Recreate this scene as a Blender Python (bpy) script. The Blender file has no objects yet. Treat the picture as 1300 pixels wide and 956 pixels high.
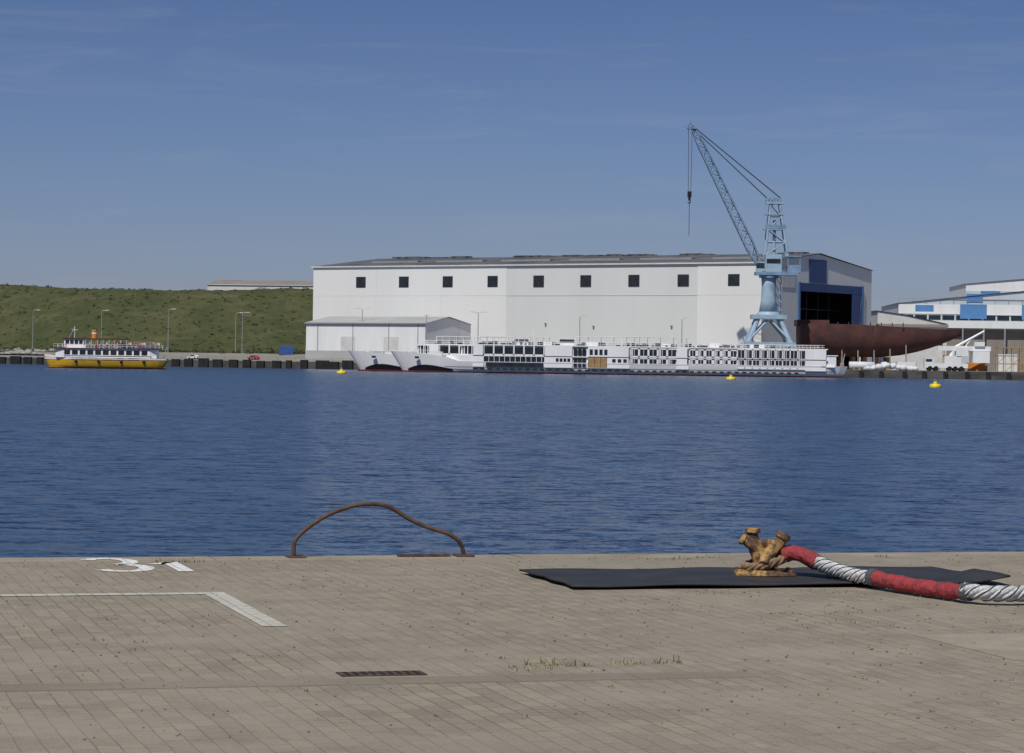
import bpy, math, random
from mathutils import Vector, Matrix, Euler
random.seed(7)
R=random.random
def U(a,b): return a+(b-a)*random.random()
sc=bpy.context.scene
sc.view_settings.view_transform='Standard'; sc.view_settings.look='None'; sc.view_settings.exposure=0

# ---------------------------------------------------------------- materials
def nt(name):
    m=bpy.data.materials.new(name); m.use_nodes=True
    t=m.node_tree; b=t.nodes['Principled BSDF']; return m,t,b
def N(t,ty,**k):
    n=t.nodes.new(ty)
    for a,v in k.items():
        if a in n.inputs.keys(): n.inputs[a].default_value=v
        else: setattr(n,a,v)
    return n
def mixc(t,fac,a,b,mode='MIX'):
    n=t.nodes.new('ShaderNodeMix'); n.data_type='RGBA'; n.blend_type=mode
    for i,v in ((0,fac),(6,a),(7,b)):
        if hasattr(v,'is_linked'): t.links.new(v,n.inputs[i])
        else: n.inputs[i].default_value= v if i==0 else (v[0],v[1],v[2],1)
    return n.outputs[2]
def ramp(t,src,p0,p1,v0=0,v1=1):
    n=t.nodes.new('ShaderNodeMapRange'); n.inputs[1].default_value=p0;n.inputs[2].default_value=p1
    n.inputs[3].default_value=v0;n.inputs[4].default_value=v1
    t.links.new(src,n.inputs[0]); return n.outputs[0]
def noise(t,scale,detail=4,rough=.55,vec=None,stretch=None,out='Fac'):
    tc=t.nodes.new('ShaderNodeTexCoord'); v=vec or tc.outputs['Object']
    if stretch:
        mp=t.nodes.new('ShaderNodeMapping'); mp.inputs['Scale'].default_value=stretch
        t.links.new(v,mp.inputs[0]); v=mp.outputs[0]
    n=N(t,'ShaderNodeTexNoise'); n.inputs['Scale'].default_value=scale;n.inputs['Detail'].default_value=detail
    n.inputs['Roughness'].default_value=rough
    t.links.new(v,n.inputs['Vector']); return n.outputs[out]
def mat(name,col,rough=.6,var=.15,scale=.5,metal=0,col2=None,bump=0,thr=(.35,.65),stretch=None,spec=.4):
    m,t,b=nt(name)
    f=noise(t,scale,5,.6,stretch=stretch)
    c2=col2 if col2 else tuple(c*(1-var*2) for c in col)
    fac=ramp(t,f,thr[0],thr[1])
    t.links.new(mixc(t,fac,col,c2),b.inputs['Base Color'])
    b.inputs['Roughness'].default_value=rough; b.inputs['Metallic'].default_value=metal
    b.inputs['Specular IOR Level'].default_value=spec
    if bump:
        bp=N(t,'ShaderNodeBump'); bp.inputs['Strength'].default_value=bump; bp.inputs['Distance'].default_value=.02
        t.links.new(noise(t,scale*4,4),bp.inputs['Height']); t.links.new(bp.outputs[0],b.inputs['Normal'])
    return m

M={}
M['white']=mat('white_paint',(.76,.77,.76),.45,.05,.3,stretch=(1,1,.2))
M['ship_white']=mat('ship_white',(.82,.82,.81),.35,.04,.25,stretch=(1,1,.3))
M['offwhite']=mat('off_white',(.62,.62,.60),.55,.08,.3)
M['hallwall']=mat('hall_cladding',(.72,.72,.695),.55,.035,.05,stretch=(1,1,.15))
M['hallwall2']=mat('hall_cladding_grey',(.62,.63,.61),.55,.035,.05,stretch=(1,1,.15))
M['roofgrey']=mat('roof_felt',(.13,.135,.14),.8,.25,.08)
M['rooflight']=mat('roof_sheet',(.42,.43,.42),.7,.08,.1)
M['roofbrown']=mat('roof_brown',(.27,.24,.21),.8,.1,.1)
M['glass']=mat('dark_glass',(.022,.03,.038),.12,.3,.4,spec=.6)
M['winframe']=mat('window_dark',(.05,.045,.042),.4,.2,.6)
M['blue']=mat('blue_panel',(.03,.07,.20),.5,.1,.2)
M['blue3']=mat('gate_frame_blue',(.05,.12,.28),.5,.1,.2)
M['blue2']=mat('mid_blue_panel',(.10,.25,.50),.5,.1,.2)
M['gantry']=mat('dim_steelwork',(.045,.06,.08),.6,.1,.5)
M['paleblue']=mat('pale_blue_cladding',(.52,.58,.62),.5,.06,.15)
M['crane']=mat('crane_blue',(.34,.46,.56),.5,.12,.5)
M['crane2']=mat('crane_blue_dark',(.21,.32,.45),.5,.15,.5)
M['cable']=mat('steel_cable',(.10,.11,.12),.5,.1,1)
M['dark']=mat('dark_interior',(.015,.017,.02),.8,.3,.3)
M['black']=mat('black_paint',(.012,.012,.014),.5,.2,.5)
M['steel']=mat('galvanised_steel',(.35,.36,.36),.5,.1,1,metal=.3)
M['rusthull']=mat('primer_hull',(.12,.048,.040),.7,.2,.25,col2=(.06,.03,.028))
M['boot']=mat('antifouling_red',(.16,.03,.03),.6,.15,.5)
M['yellow']=mat('ferry_yellow',(.74,.42,.03),.45,.08,.6)
M['scaf']=mat('scaffold_yellow',(.50,.30,.07),.6,.2,.6)
M['buoy']=mat('buoy_yellow',(.8,.62,.03),.45,.08,2)
M['orange']=mat('orange_paint',(.7,.25,.04),.5,.1,.6)
M['maroon']=mat('maroon_roof',(.09,.03,.03),.5,.1,.6)
M['wood']=mat('wood_panel',(.42,.25,.11),.6,.15,.8)
M['quaywall']=mat('far_quay_concrete',(.105,.10,.092),.85,.3,.12,stretch=(1,1,3))
M['fender']=mat('fender_rubber',(.02,.02,.021),.8,.3,.6)
M['soil']=mat('yard_ground',(.27,.25,.21),.95,.15,.03)
M['shipblue']=mat('tarp_blue',(.04,.10,.3),.6,.1,.5)
M['red']=mat('red_paint',(.5,.03,.03),.55,.1,.5)
M['tarp']=mat('white_tarp',(.7,.71,.72),.7,.1,.8,bump=.4)
M['skin']=mat('skin',(.5,.3,.22),.6,.05,3)
for i,c in enumerate([(.55,.55,.55),(.05,.07,.15),(.4,.05,.05),(.1,.1,.11),(.15,.28,.45),(.5,.42,.2)]):
    M['cloth%d'%i]=mat('cloth_%d'%i,c,.9,.1,3)

# ---------------------------------------------------------------- mesh builder
class MB:
    def __init__(s): s.v=[];s.f=[];s.smooth=False
    def poly(s,pts):
        n=len(s.v); s.v+= [tuple(p) for p in pts]; s.f.append(tuple(range(n,n+len(pts))))
    def box(s,x0,x1,y0,y1,z0,z1):
        n=len(s.v)
        s.v+=[(x0,y0,z0),(x1,y0,z0),(x1,y1,z0),(x0,y1,z0),(x0,y0,z1),(x1,y0,z1),(x1,y1,z1),(x0,y1,z1)]
        for f in ((3,2,1,0),(4,5,6,7),(0,1,5,4),(1,2,6,5),(2,3,7,6),(3,0,4,7)): s.f.append(tuple(n+i for i in f))
    def prism(s,pts,axis,a,b):
        def P(p,c):
            return {'x':(c,p[0],p[1]),'y':(p[0],c,p[1]),'z':(p[0],p[1],c)}[axis]
        n=len(s.v);k=len(pts)
        s.v+=[P(p,a) for p in pts]+[P(p,b) for p in pts]
        s.f.append(tuple(n+i for i in range(k))[::-1]); s.f.append(tuple(n+k+i for i in range(k)))
        for i in range(k):
            j=(i+1)%k; s.f.append((n+i,n+j,n+k+j,n+k+i))
    def tube(s,pts,rad,n=8,cap=True):
        pts=[Vector(p) for p in pts]
        if not hasattr(rad,'__len__'): rad=[rad]*len(pts)
        base=len(s.v); up=Vector((0,0,1)); prev=None
        for i,p in enumerate(pts):
            d=(pts[min(i+1,len(pts)-1)]-pts[max(i-1,0)])
            if d.length<1e-9: d=Vector((0,0,1))
            d.normalize()
            if prev is None:
                a=d.cross(up)
                if a.length<.05: a=d.cross(Vector((1,0,0)))
            else:
                a=prev-d*prev.dot(d)
            a.normalize(); prev=a; b=d.cross(a)
            for k in range(n):
                an=2*math.pi*k/n; q=p+(a*math.cos(an)+b*math.sin(an))*rad[i]; s.v.append(tuple(q))
        for i in range(len(pts)-1):
            for k in range(n):
                j=(k+1)%n; s.f.append((base+i*n+k,base+i*n+j,base+(i+1)*n+j,base+(i+1)*n+k))
        if cap:
            s.f.append(tuple(base+k for k in range(n))[::-1]); e=base+(len(pts)-1)*n
            s.f.append(tuple(e+k for k in range(n)))
    def cyl(s,a,b,r,r2=None,n=8): s.tube([a,b],[r,r if r2 is None else r2],n)
    def sphere(s,c,r,sz=(1,1,1),n=12,m=8):
        base=len(s.v)
        for i in range(m+1):
            th=math.pi*i/m
            for k in range(n):
                ph=2*math.pi*k/n
                s.v.append((c[0]+r*sz[0]*math.sin(th)*math.cos(ph),c[1]+r*sz[1]*math.sin(th)*math.sin(ph),c[2]-r*sz[2]*math.cos(th)))
        for i in range(m):
            for k in range(n):
                j=(k+1)%n; s.f.append((base+i*n+k,base+i*n+j,base+(i+1)*n+j,base+(i+1)*n+k))
    def lattice(s,p0,p1,w0,w1,n,r,rb,side=Vector((0,1,0)),h0=None,h1=None):
        p0=Vector(p0);p1=Vector(p1);d=(p1-p0).normalized();a=side-d*side.dot(d);a.normalize();b=d.cross(a)
        h0=h0 or w0;h1=h1 or w1
        def C(t,i,j):
            w=w0+(w1-w0)*t;h=h0+(h1-h0)*t
            return p0+(p1-p0)*t+a*(i*w/2)+b*(j*h/2)
        cs=[(-1,-1),(1,-1),(1,1),(-1,1)]
        for i,j in cs: s.tube([C(0,i,j),C(1,i,j)],r,5)
        for k in range(n):
            t0=k/n;t1=(k+1)/n
            for q in range(4):
                c=cs[q];e=cs[(q+1)%4]
                if k%2: c,e=e,c
                s.tube([C(t0,*c),C(t1,*e)],rb,4)
                s.tube([C(t1,*c),C(t1,*e)],rb,4)
    def hull(s,xs,hb,zt,zb,rake=0,stern=0,levels=5,bilge=.6,flare=0):
        base=len(s.v); L0=xs[0];L1=xs[-1]; n=0
        for x in xs:
            t=(x-L0)/(L1-L0); col=[]
            for l in range(levels+1):
                f=l/levels
                w=hb(x)*(bilge+(1-bilge)*f**.6)
                z=zb+(zt(x)-zb)*f
                xx=x+rake*(1-f)*max(0,1-t*6)-stern*(1-f)*max(0,1-(1-t)*8)
                col.append((xx,w,z))
            ring=[(a,-w,z) for a,w,z in reversed(col)]+[(a,w,z) for a,w,z in col]
            n=len(ring); s.v+=ring
        for i in range(len(xs)-1):
            for k in range(n):
                j=(k+1)%n; s.f.append((base+i*n+k,base+i*n+j,base+(i+1)*n+j,base+(i+1)*n+k))
        s.f.append(tuple(base+k for k in range(n))); e=base+(len(xs)-1)*n
        s.f.append(tuple(e+k for k in range(n))[::-1])
    def make(s,name,m,smooth=None):
        me=bpy.data.meshes.new(name); me.from_pydata(s.v,[],s.f); me.update()
        o=bpy.data.objects.new(name,me); sc.collection.objects.link(o)
        if m: me.materials.append(m)
        import bmesh
        bm=bmesh.new(); bm.from_mesh(me); bmesh.ops.recalc_face_normals(bm,faces=bm.faces); bm.to_mesh(me); bm.free()
        if smooth or s.smooth:
            for p in me.polygons: p.use_smooth=True
        return o

class G:
    def __init__(s,name,loc=(0,0,0),rz=0,rot=None):
        s.e=bpy.data.objects.new(name,None); sc.collection.objects.link(s.e); s.e.location=loc
        s.e.rotation_euler=rot or (0,0,rz); s.e.empty_display_size=.5; s.parts={}
    def p(s,name,m,smooth=False):
        if name not in s.parts:
            mb=MB(); mb.smooth=smooth; s.parts[name]=(mb,m)
        return s.parts[name][0]
    def done(s):
        for k,(mb,m) in s.parts.items():
            if mb.v:
                o=mb.make(k,M[m] if isinstance(m,str) else m); o.parent=s.e
        return s.e

# ---------------------------------------------------------------- camera
F=3400.0; H=1.6; WZ=-2.0
cam=bpy.data.cameras.new('camera'); co=bpy.data.objects.new('camera',cam); sc.collection.objects.link(co)
cam.sensor_width=36; cam.lens=36*F/1300; cam.shift_y=-20/1300; cam.clip_end=30000; cam.clip_start=.1
co.location=(0,0,H); co.rotation_euler=(math.pi/2,-0.014,0); sc.camera=co

# ---------------------------------------------------------------- light & sky
el=math.radians(53); hx,hy=-.42,-.907
S=Vector((hx*math.cos(el),hy*math.cos(el),math.sin(el))).normalized()
sun=bpy.data.lights.new('sun','SUN'); sun.energy=3.7; sun.angle=math.radians(.53); sun.color=(1,.955,.88)
so=bpy.data.objects.new('sun',sun); sc.collection.objects.link(so); so.rotation_euler=S.to_track_quat('Z','Y').to_euler()
w=bpy.data.worlds.new('World'); sc.world=w; w.use_nodes=True; t=w.node_tree
bg=t.nodes['Background']; sky=t.nodes.new('ShaderNodeTexSky'); sky.sky_type='NISHITA'; sky.sun_disc=False
sky.sun_elevation=el; sky.sun_rotation=math.atan2(hx,hy); sky.air_density=1.0; sky.dust_density=.4; sky.ozone_density=3
tc=t.nodes.new('ShaderNodeTexCoord'); sp=t.nodes.new('ShaderNodeSeparateXYZ'); t.links.new(tc.outputs['Generated'],sp.inputs[0])
cr=t.nodes.new('ShaderNodeValToRGB'); t.links.new(sp.outputs[2],cr.inputs[0])
e=cr.color_ramp.elements; e[0].position=0; e[0].color=(.54,.59,.92,1); e[1].position=1; e[1].color=(.9,.9,1,1)
x=cr.color_ramp.elements.new(.03); x.color=(.50,.56,.86,1)
x=cr.color_ramp.elements.new(.14); x.color=(.365,.43,.66,1)
x=cr.color_ramp.elements.new(.4); x.color=(.55,.62,.82,1)
c=mixc(t,1.0,sky.outputs[0],cr.outputs[0],'MULTIPLY')
mp=t.nodes.new('ShaderNodeMapping'); mp.inputs['Scale'].default_value=(1.6,1.6,15); mp.inputs['Rotation'].default_value=(0,.07,0)
t.links.new(tc.outputs['Generated'],mp.inputs[0])
nz=N(t,'ShaderNodeTexNoise'); nz.inputs['Scale'].default_value=5.5; nz.inputs['Detail'].default_value=8; nz.inputs['Roughness'].default_value=.64; nz.inputs['Distortion'].default_value=.8
t.links.new(mp.outputs[0],nz.inputs['Vector'])
cf=ramp(t,nz.outputs['Fac'],.53,.8,0,.22)
c=mixc(t,cf,c,(4.6,5.1,6.3))
t.links.new(c,bg.inputs[0]); bg.inputs[1].default_value=.075

# ---------------------------------------------------------------- water
m,t,b=nt('harbour_water')
acc=None
for scl,st,det,amp in ((.3,(.8,1.1,1),2,.10),(1.3,(.75,1.15,1),3,.48),(5,(1,1,1),3,.46)):
    col=noise(t,scl,det,.6,stretch=st,out='Color')
    s1=t.nodes.new('ShaderNodeVectorMath'); s1.operation='SUBTRACT'; s1.inputs[1].default_value=(.5,.5,.5); t.links.new(col,s1.inputs[0])
    s2=t.nodes.new('ShaderNodeVectorMath'); s2.operation='MULTIPLY'; s2.inputs[1].default_value=(amp*1.7,amp*2.2,0); t.links.new(s1.outputs[0],s2.inputs[0])
    if acc is None: acc=s2.outputs[0]
    else:
        s3=t.nodes.new('ShaderNodeVectorMath'); t.links.new(acc,s3.inputs[0]); t.links.new(s2.outputs[0],s3.inputs[1]); acc=s3.outputs[0]
s4=t.nodes.new('ShaderNodeVectorMath'); t.links.new(acc,s4.inputs[0]); s4.inputs[1].default_value=(0,0,1)
s5=t.nodes.new('ShaderNodeVectorMath'); s5.operation='NORMALIZE'; t.links.new(s4.outputs[0],s5.inputs[0]); t.links.new(s5.outputs[0],b.inputs['Normal'])
n1=noise(t,1.3,5,.7,stretch=(.6,1.1,1)); n4=noise(t,.014,4,.6,stretch=(.35,1.8,1)); n5=noise(t,.45,5,.75,stretch=(.5,.8,1))
cc=mixc(t,ramp(t,n1,.42,.60),(.003,.009,.026),(.040,.080,.150))  # light and dark of the wavelets painted into the base colour as noise streaks
cc=mixc(t,ramp(t,n5,.50,.66,0,.55),cc,(.046,.088,.16))
t.links.new(mixc(t,ramp(t,n4,.40,.64,0,.35),cc,(.026,.052,.105)),b.inputs['Base Color'])
b.inputs['Roughness'].default_value=.22; b.inputs['IOR'].default_value=1.33; b.inputs['Specular IOR Level'].default_value=.34
wm=MB(); wm.poly([(-9000,-3000,WZ),(9000,-3000,WZ),(9000,14000,WZ),(-9000,14000,WZ)]); wm.make('water',m)

# ---------------------------------------------------------------- near quay
QA=math.atan2(.278,1); QO=(0,22.11,0)
qx=Vector((math.cos(QA),math.sin(QA),0)); qy=Vector((-math.sin(QA),math.cos(QA),0))
def L(s,tt,z=0): return Vector(QO)+qx*s-qy*tt+Vector((0,0,z))
def paver(name,paint=None,cover=.9):
    m,t,b=nt(name)
    tc=t.nodes.new('ShaderNodeTexCoord'); mp=t.nodes.new('ShaderNodeMapping'); mp.inputs['Rotation'].default_value=(0,0,math.pi/2)
    t.links.new(tc.outputs['Object'],mp.inputs[0])
    wv=N(t,'ShaderNodeTexNoise'); wv.inputs['Scale'].default_value=1.6
    t.links.new(tc.outputs['Object'],wv.inputs['Vector'])
    vm=t.nodes.new('ShaderNodeVectorMath'); vm.operation='SCALE'; vm.inputs['Scale'].default_value=.03
    t.links.new(wv.outputs['Color'],vm.inputs[0]); va=t.nodes.new('ShaderNodeVectorMath'); t.links.new(mp.outputs[0],va.inputs[0]); t.links.new(vm.outputs[0],va.inputs[1])
    br=t.nodes.new('ShaderNodeTexBrick'); t.links.new(va.outputs[0],br.inputs['Vector'])
    br.inputs['Scale'].default_value=1; br.inputs['Brick Width'].default_value=.2; br.inputs['Row Height'].default_value=.1
    br.inputs['Mortar Size'].default_value=.005; br.inputs['Mortar Smooth'].default_value=.5
    br.inputs['Color1'].default_value=(.285,.242,.175,1); br.inputs['Color2'].default_value=(.195,.166,.122,1); br.inputs['Mortar'].default_value=(.10,.085,.06,1)
    br.inputs['Bias'].default_value=-.1
    c=br.outputs['Color']
    # joints partly filled with sand: fade the joint pattern in patches
    c=mixc(t,ramp(t,noise(t,.9,5,.65),.42,.66,0,.75),c,(.265,.228,.17))
    c=mixc(t,ramp(t,noise(t,.45,5,.6),.40,.68,0,.5),c,(.32,.28,.215))
    c=mixc(t,ramp(t,noise(t,1.7,6,.7),.50,.70,0,.5),c,(.14,.12,.088))
    c=mixc(t,ramp(t,noise(t,.25,4,.6,stretch=(.4,2,1)),.5,.7,0,.4),c,(.16,.14,.105))
    c=mixc(t,ramp(t,noise(t,60,2,.5),.3,.75,0,.4),c,(.35,.31,.25))
    c=mixc(t,ramp(t,noise(t,7,5,.7),.60,.70,0,.55),c,(.09,.078,.056))
    c=mixc(t,ramp(t,noise(t,3.5,5,.7,stretch=(1,.3,1)),.62,.72,0,.5),c,(.38,.34,.27))
    if paint:
        pf=ramp(t,noise(t,9,6,.7),.35,.62,cover,cover*.6)
        inv=ramp(t,br.outputs['Fac'],0,1,1,.25)
        mu=t.nodes.new('ShaderNodeMath');mu.operation='MULTIPLY';t.links.new(pf,mu.inputs[0]);t.links.new(inv,mu.inputs[1])
        c=mixc(t,mu.outputs[0],c,paint)
    t.links.new(c,b.inputs['Base Color']); b.inputs['Roughness'].default_value=.9; b.inputs['Specular IOR Level'].default_value=.2
    bp=N(t,'ShaderNodeBump'); bp.inputs['Strength'].default_value=.4; bp.inputs['Distance'].default_value=.006; bp.invert=True
    t.links.new(br.outputs['Fac'],bp.inputs['Height'])
    bp2=N(t,'ShaderNodeBump'); bp2.inputs['Strength'].default_value=.5; bp2.inputs['Distance'].default_value=.006
    t.links.new(noise(t,25,5,.6),bp2.inputs['Height']); t.links.new(bp.outputs[0],bp2.inputs['Normal']); t.links.new(bp2.outputs[0],b.inputs['Normal'])
    return m
def concrete(name,c1,c2,sc_=1.2):
    m,t,b=nt(name)
    c=mixc(t,ramp(t,noise(t,sc_,6,.65),.35,.66),c1,c2)
    c=mixc(t,ramp(t,noise(t,50,3,.6),.45,.75,0,.5),c,tuple(x*.55 for x in c1))
    t.links.new(c,b.inputs['Base Color']); b.inputs['Roughness'].default_value=.92; b.inputs['Specular IOR Level'].default_value=.2
    bp=N(t,'ShaderNodeBump'); bp.inputs['Strength'].default_value=.5; bp.inputs['Distance'].default_value=.008
    t.links.new(noise(t,18,6,.65),bp.inputs['Height']); t.links.new(bp.outputs[0],b.inputs['Normal'])
    return m
def qobj(o): o.location=QO; o.rotation_euler=(0,0,QA); return o
mb=MB()
mb.box(-150,150,-60,-.42,-.6,0)
qobj(mb.make('brick_pavement',paver('brick_paving')))
mc=concrete('coping_concrete',(.36,.31,.23),(.24,.205,.15),1.5)
g=G('quay_wall',QO,QA)
q=g.p('coping',mc)
x=-150
while x<150:
    q.box(x+.006,x+2.494,-.42,0,-.5,U(-.004,.001)); x+=2.5
q=g.p('wall_face','quaywall'); q.box(-150,150,-60,-.03,-6,-.5)
g.done()
mb=MB()
for i in range(60): mb.box(-40+i*.65+.004,-40+i*.65+.646,-8.46,-8.20,-.1,.003+U(0,.002))
qobj(mb.make('concrete_strip',concrete('strip_concrete',(.27,.235,.18),(.20,.172,.13),.8)))
mb=MB(); mb.box(.66,2.3,-7.95,-6.63,-.1,.006)
qobj(mb.make('concrete_slab',concrete('slab_concrete',(.37,.32,.245),(.26,.22,.165),1.5)))
g=G('drain_cover',QO,QA); q=g.p('frame',mat('rusty_iron',(.11,.07,.05),.85,.3,12,bump=.4)); q.box(-3.12,-2.68,-8.12,-7.96,-.02,.007)
q=g.p('slots','dark')
for i in range(9): q.box(-3.09+i*.045,-3.072+i*.045,-8.10,-7.98,-.01,.0095)
g.done()
pw=paver('worn_white_paint',(.62,.62,.56),.7); pw2=paver('white_paint_mark',(.80,.80,.77),1.0)
mb=MB()
mb.poly([(-12,-3.43,.004),(-2.92,-3.43,.004),(-2.92,-3.28,.004),(-12,-3.28,.004)])
mb.poly([(-3.07,-5.6,.004),(-2.92,-5.6,.004),(-2.92,-3.43,.004),(-3.07,-3.43,.004)])
qobj(mb.make('painted_line',pw))
mb=MB()
def stroke(p,w,closed=False):
    p=[Vector((a,-b_,0)) for a,b_ in p]
    Lf_=[];Rt=[]
    for i in range(len(p)):
        d=(p[min(i+1,len(p)-1)]-p[max(i-1,0)]).normalized(); n_=Vector((-d.y,d.x,0))
        Lf_.append(p[i]+n_*w/2); Rt.append(p[i]-n_*w/2)
    for i in range(len(p)-1): 
        mb.poly([(v.x,v.y,.004) for v in (Lf_[i],Lf_[i+1],Rt[i+1],Rt[i])])
def arc(cx,cy,rx,ry,a0,a1,n=14): return [(cx+rx*math.cos(math.radians(a0+(a1-a0)*i/n)),cy-ry*math.sin(math.radians(a0+(a1-a0)*i/n))) for i in range(n+1)]
stroke(arc(-3.36,.50,.17,.30,150,-80),.12); stroke(arc(-3.34,1.12,.19,.33,85,-150),.12)
stroke([(-3.05,.80),(-2.90,.60),(-2.90,1.5)],.12) 
qobj(mb.make('painted_berth_number',pw2))
m_r=mat('black_rubber',(.022,.024,.028),.7,.25,3,bump=.2,col2=(.038,.038,.038))
mb=MB(); nx,ny=40,16
base=len(mb.v)
for j in range(ny+1):
    for i in range(nx+1):
        ss=-.46+3.36*i/nx; tt=1.94+1.42*j/ny
        z=.016+.010*(math.sin(i*.45+j*.2)+1)/2+ (.04*max(0,(i/nx-.93)/.07) if j>ny*.5 else 0)
        mb.v.append((ss+.012*math.sin(j*1.1),-(tt+.01*math.sin(i*.6)),z))
for j in range(ny):
    for i in range(nx):
        a=base+j*(nx+1)+i; mb.f.append((a,a+1,a+nx+2,a+nx+1))
o=qobj(mb.make('rubber_mat',m_r,True)); sm=o.modifiers.new('s','SOLIDIFY'); sm.thickness=.014; sm.offset=-1

m_rail=mat('rusty_steel',(.13,.075,.048),.75,.3,14,col2=(.055,.037,.03),bump=.4)
prof=[(377,710),(373,702),(373,690),(378,681),(392,669),(412,656),(432,647),(450,641.5),(468,640),(486,642),(500,648),(516,658),(534,667),(552,673),(567,678),(578,685),(585,694),(589,708)]
pts=[(-1.82+(a-376)*.00657,-.16-.02*math.sin(i),(710-b)*.0064-.02) for i,(a,b) in enumerate(prof)]
def smoothpath(p,k=4):
    p=[Vector(x) for x in p]; out=[]
    for i in range(len(p)-1):
        a=p[max(i-1,0)];b_=p[i];c_=p[i+1];d_=p[min(i+2,len(p)-1)]
        for j in range(k):
            u=j/k; out.append(.5*((2*b_)+(c_-a)*u+(2*a-5*b_+4*c_-d_)*u*u+(3*b_-a-3*c_+d_)*u**3))
    out.append(p[-1]); return out
g=G('ladder_handrail',QO,QA); q=g.p('hoop',m_rail,True); q.tube(smoothpath(pts),.018,10)
q=g.p('fixings',m_rail)
q.box(-1.89,-1.75,-.25,-.07,-.01,.015); q.box(-.50,-.36,-.25,-.07,-.01,.015); q.box(-.98,-.55,-.2,-.12,-.01,.02)
g.done()

# bollard
bx,by=1.90,19.95
m,t,b=nt('worn_yellow_paint_on_rust')
c=mixc(t,ramp(t,noise(t,7,6,.7),.45,.53),(.42,.26,.08),(.10,.052,.03))
c=mixc(t,ramp(t,noise(t,30,4,.6),.44,.60,0,.8),c,(.16,.085,.045))
c=mixc(t,ramp(t,noise(t,13,4,.6),.54,.62,0,.85),c,(.035,.024,.018))
t.links.new(c,b.inputs['Base Color']); b.inputs['Roughness'].default_value=.85
bp=N(t,'ShaderNodeBump'); bp.inputs['Strength'].default_value=.7; bp.inputs['Distance'].default_value=.01; t.links.new(noise(t,14,6,.7),bp.inputs['Height']); t.links.new(bp.outputs[0],b.inputs['Normal'])
mb=MB()
mb.cyl((0,0,.015),(0,0,.055),.19,.17,24); mb.tube([(0,0,.04),(0,0,.1),(0,0,.18)],[.12,.085,.09],20)
def horn(pts,rad): mb.tube(smoothpath(pts,5),[rad[0]+(rad[1]-rad[0])*i/(5*(len(pts)-1)) for i in range(5*(len(pts)-1)+1)],12)
horn([(-.02,0,.12),(-.06,0,.20),(-.09,0,.27),(-.09,0,.34)],(.065,.04)); mb.cyl((-.09,0,.325),(-.09,0,.36),.062,.055,12)
horn([(-.06,-.02,.20),(-.11,-.03,.24),(-.15,-.03,.27),(-.165,-.03,.28)],(.04,.03)); mb.cyl((-.155,-.03,.27),(-.18,-.03,.285),.045,.04,10)
horn([(.02,0,.12),(.06,.0,.19),(.11,.0,.25),(.14,.0,.30)],(.065,.04)); mb.cyl((.13,0,.285),(.15,0,.325),.06,.052,12)
mb.tube([(-.09,0,.25),(.1,0,.25)],[.03,.03],10)
mb.tube([(-.02,-.17,.10),(.0,-.12,.15),(.03,.12,.15)],[.04,.045,.04],10)
mb.box(-.22,.22,-.17,.17,.012,.035)
for i in range(4): mb.cyl((.19*(-1)**i,.13*(-1)**(i//2),.03),(.19*(-1)**i,.13*(-1)**(i//2),.06),.02,.02,6)
o=mb.make('mooring_bollard',m); o.location=(bx,by,.02)
r=o.modifiers.new('r','REMESH'); r.mode='VOXEL'; r.voxel_size=.005; r.use_smooth_shade=True
s_=o.modifiers.new('s','SMOOTH'); s_.iterations=2

# mooring rope
g=G('mooring_rope')
def rope(path,R0,name,mk='ropew'):
    path=smoothpath(path,14); 
    ns=4; Ltot=0; cum=[0]
    for i in range(1,len(path)): Ltot+=(path[i]-path[i-1]).length; cum.append(Ltot)
    for k in range(ns):
        pts=[];pts2=[];up=Vector((0,0,1))
        for i,p in enumerate(path):
            d=(path[min(i+1,len(path)-1)]-path[max(i-1,0)]).normalized(); a=d.cross(up).normalized(); b=a.cross(d)
            an=2*math.pi*(k/ns+cum[i]/(R0*6.5)); pts.append(p+(a*math.cos(an)+b*math.sin(an))*R0*.56)
            pts2.append(p+(a*math.cos(an+.25)+b*math.sin(an+.25))*R0*.99)
        g.p(name,M[mk],True).tube(pts,R0*.48,7)
        if mk=='ropew': g.p(name+'_marker_yarn',M['ropeb'],True).tube(pts2,R0*.11,5)
    g.p(name+'_core',M['ropeb'],True).tube(path,R0*.45,8)
def resamp(path,n):
    path=[Vector(p) for p in path]; ln=[0]
    for i in range(1,len(path)): ln.append(ln[-1]+(path[i]-path[i-1]).length)
    out=[]
    for k in range(n+1):
        d=ln[-1]*k/n
        for i in range(1,len(path)):
            if d<=ln[i]+1e-9:
                f=(d-ln[i-1])/max(1e-9,ln[i]-ln[i-1]); out.append(path[i-1].lerp(path[i],f)); break
    return out
m,t,b=nt('rope_white'); c=mixc(t,ramp(t,noise(t,70,3,.6),.35,.7),(.64,.64,.61),(.30,.30,.30)); t.links.new(c,b.inputs['Base Color']); b.inputs['Roughness'].default_value=.9; M['ropew']=m
M['ropeb']=mat('rope_navy',(.05,.06,.10),.9,.2,30)
M['roperust']=mat('rope_rust_stained',(.30,.20,.11),.9,.2,20,col2=(.12,.07,.04))
m,t,b=nt('red_canvas_sleeve'); c=mixc(t,ramp(t,noise(t,14,5,.65),.35,.7),(.36,.04,.045),(.17,.027,.03)); t.links.new(c,b.inputs['Base Color']); b.inputs['Roughness'].default_value=.85
bp=N(t,'ShaderNodeBump'); bp.inputs['Strength'].default_value=1; bp.inputs['Distance'].default_value=.04; t.links.new(noise(t,10,4,.6),bp.inputs['Height']); t.links.new(bp.outputs[0],b.inputs['Normal']); M['sleeve']=m
legA=[(2.24,19.70,.16),(2.35,19.54,.12),(2.48,19.34,.085),(2.62,19.16,.08)]
legB=[(2.27,19.90,.13),(2.44,19.66,.08),(2.58,19.46,.065),(2.68,19.24,.07)]
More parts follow.
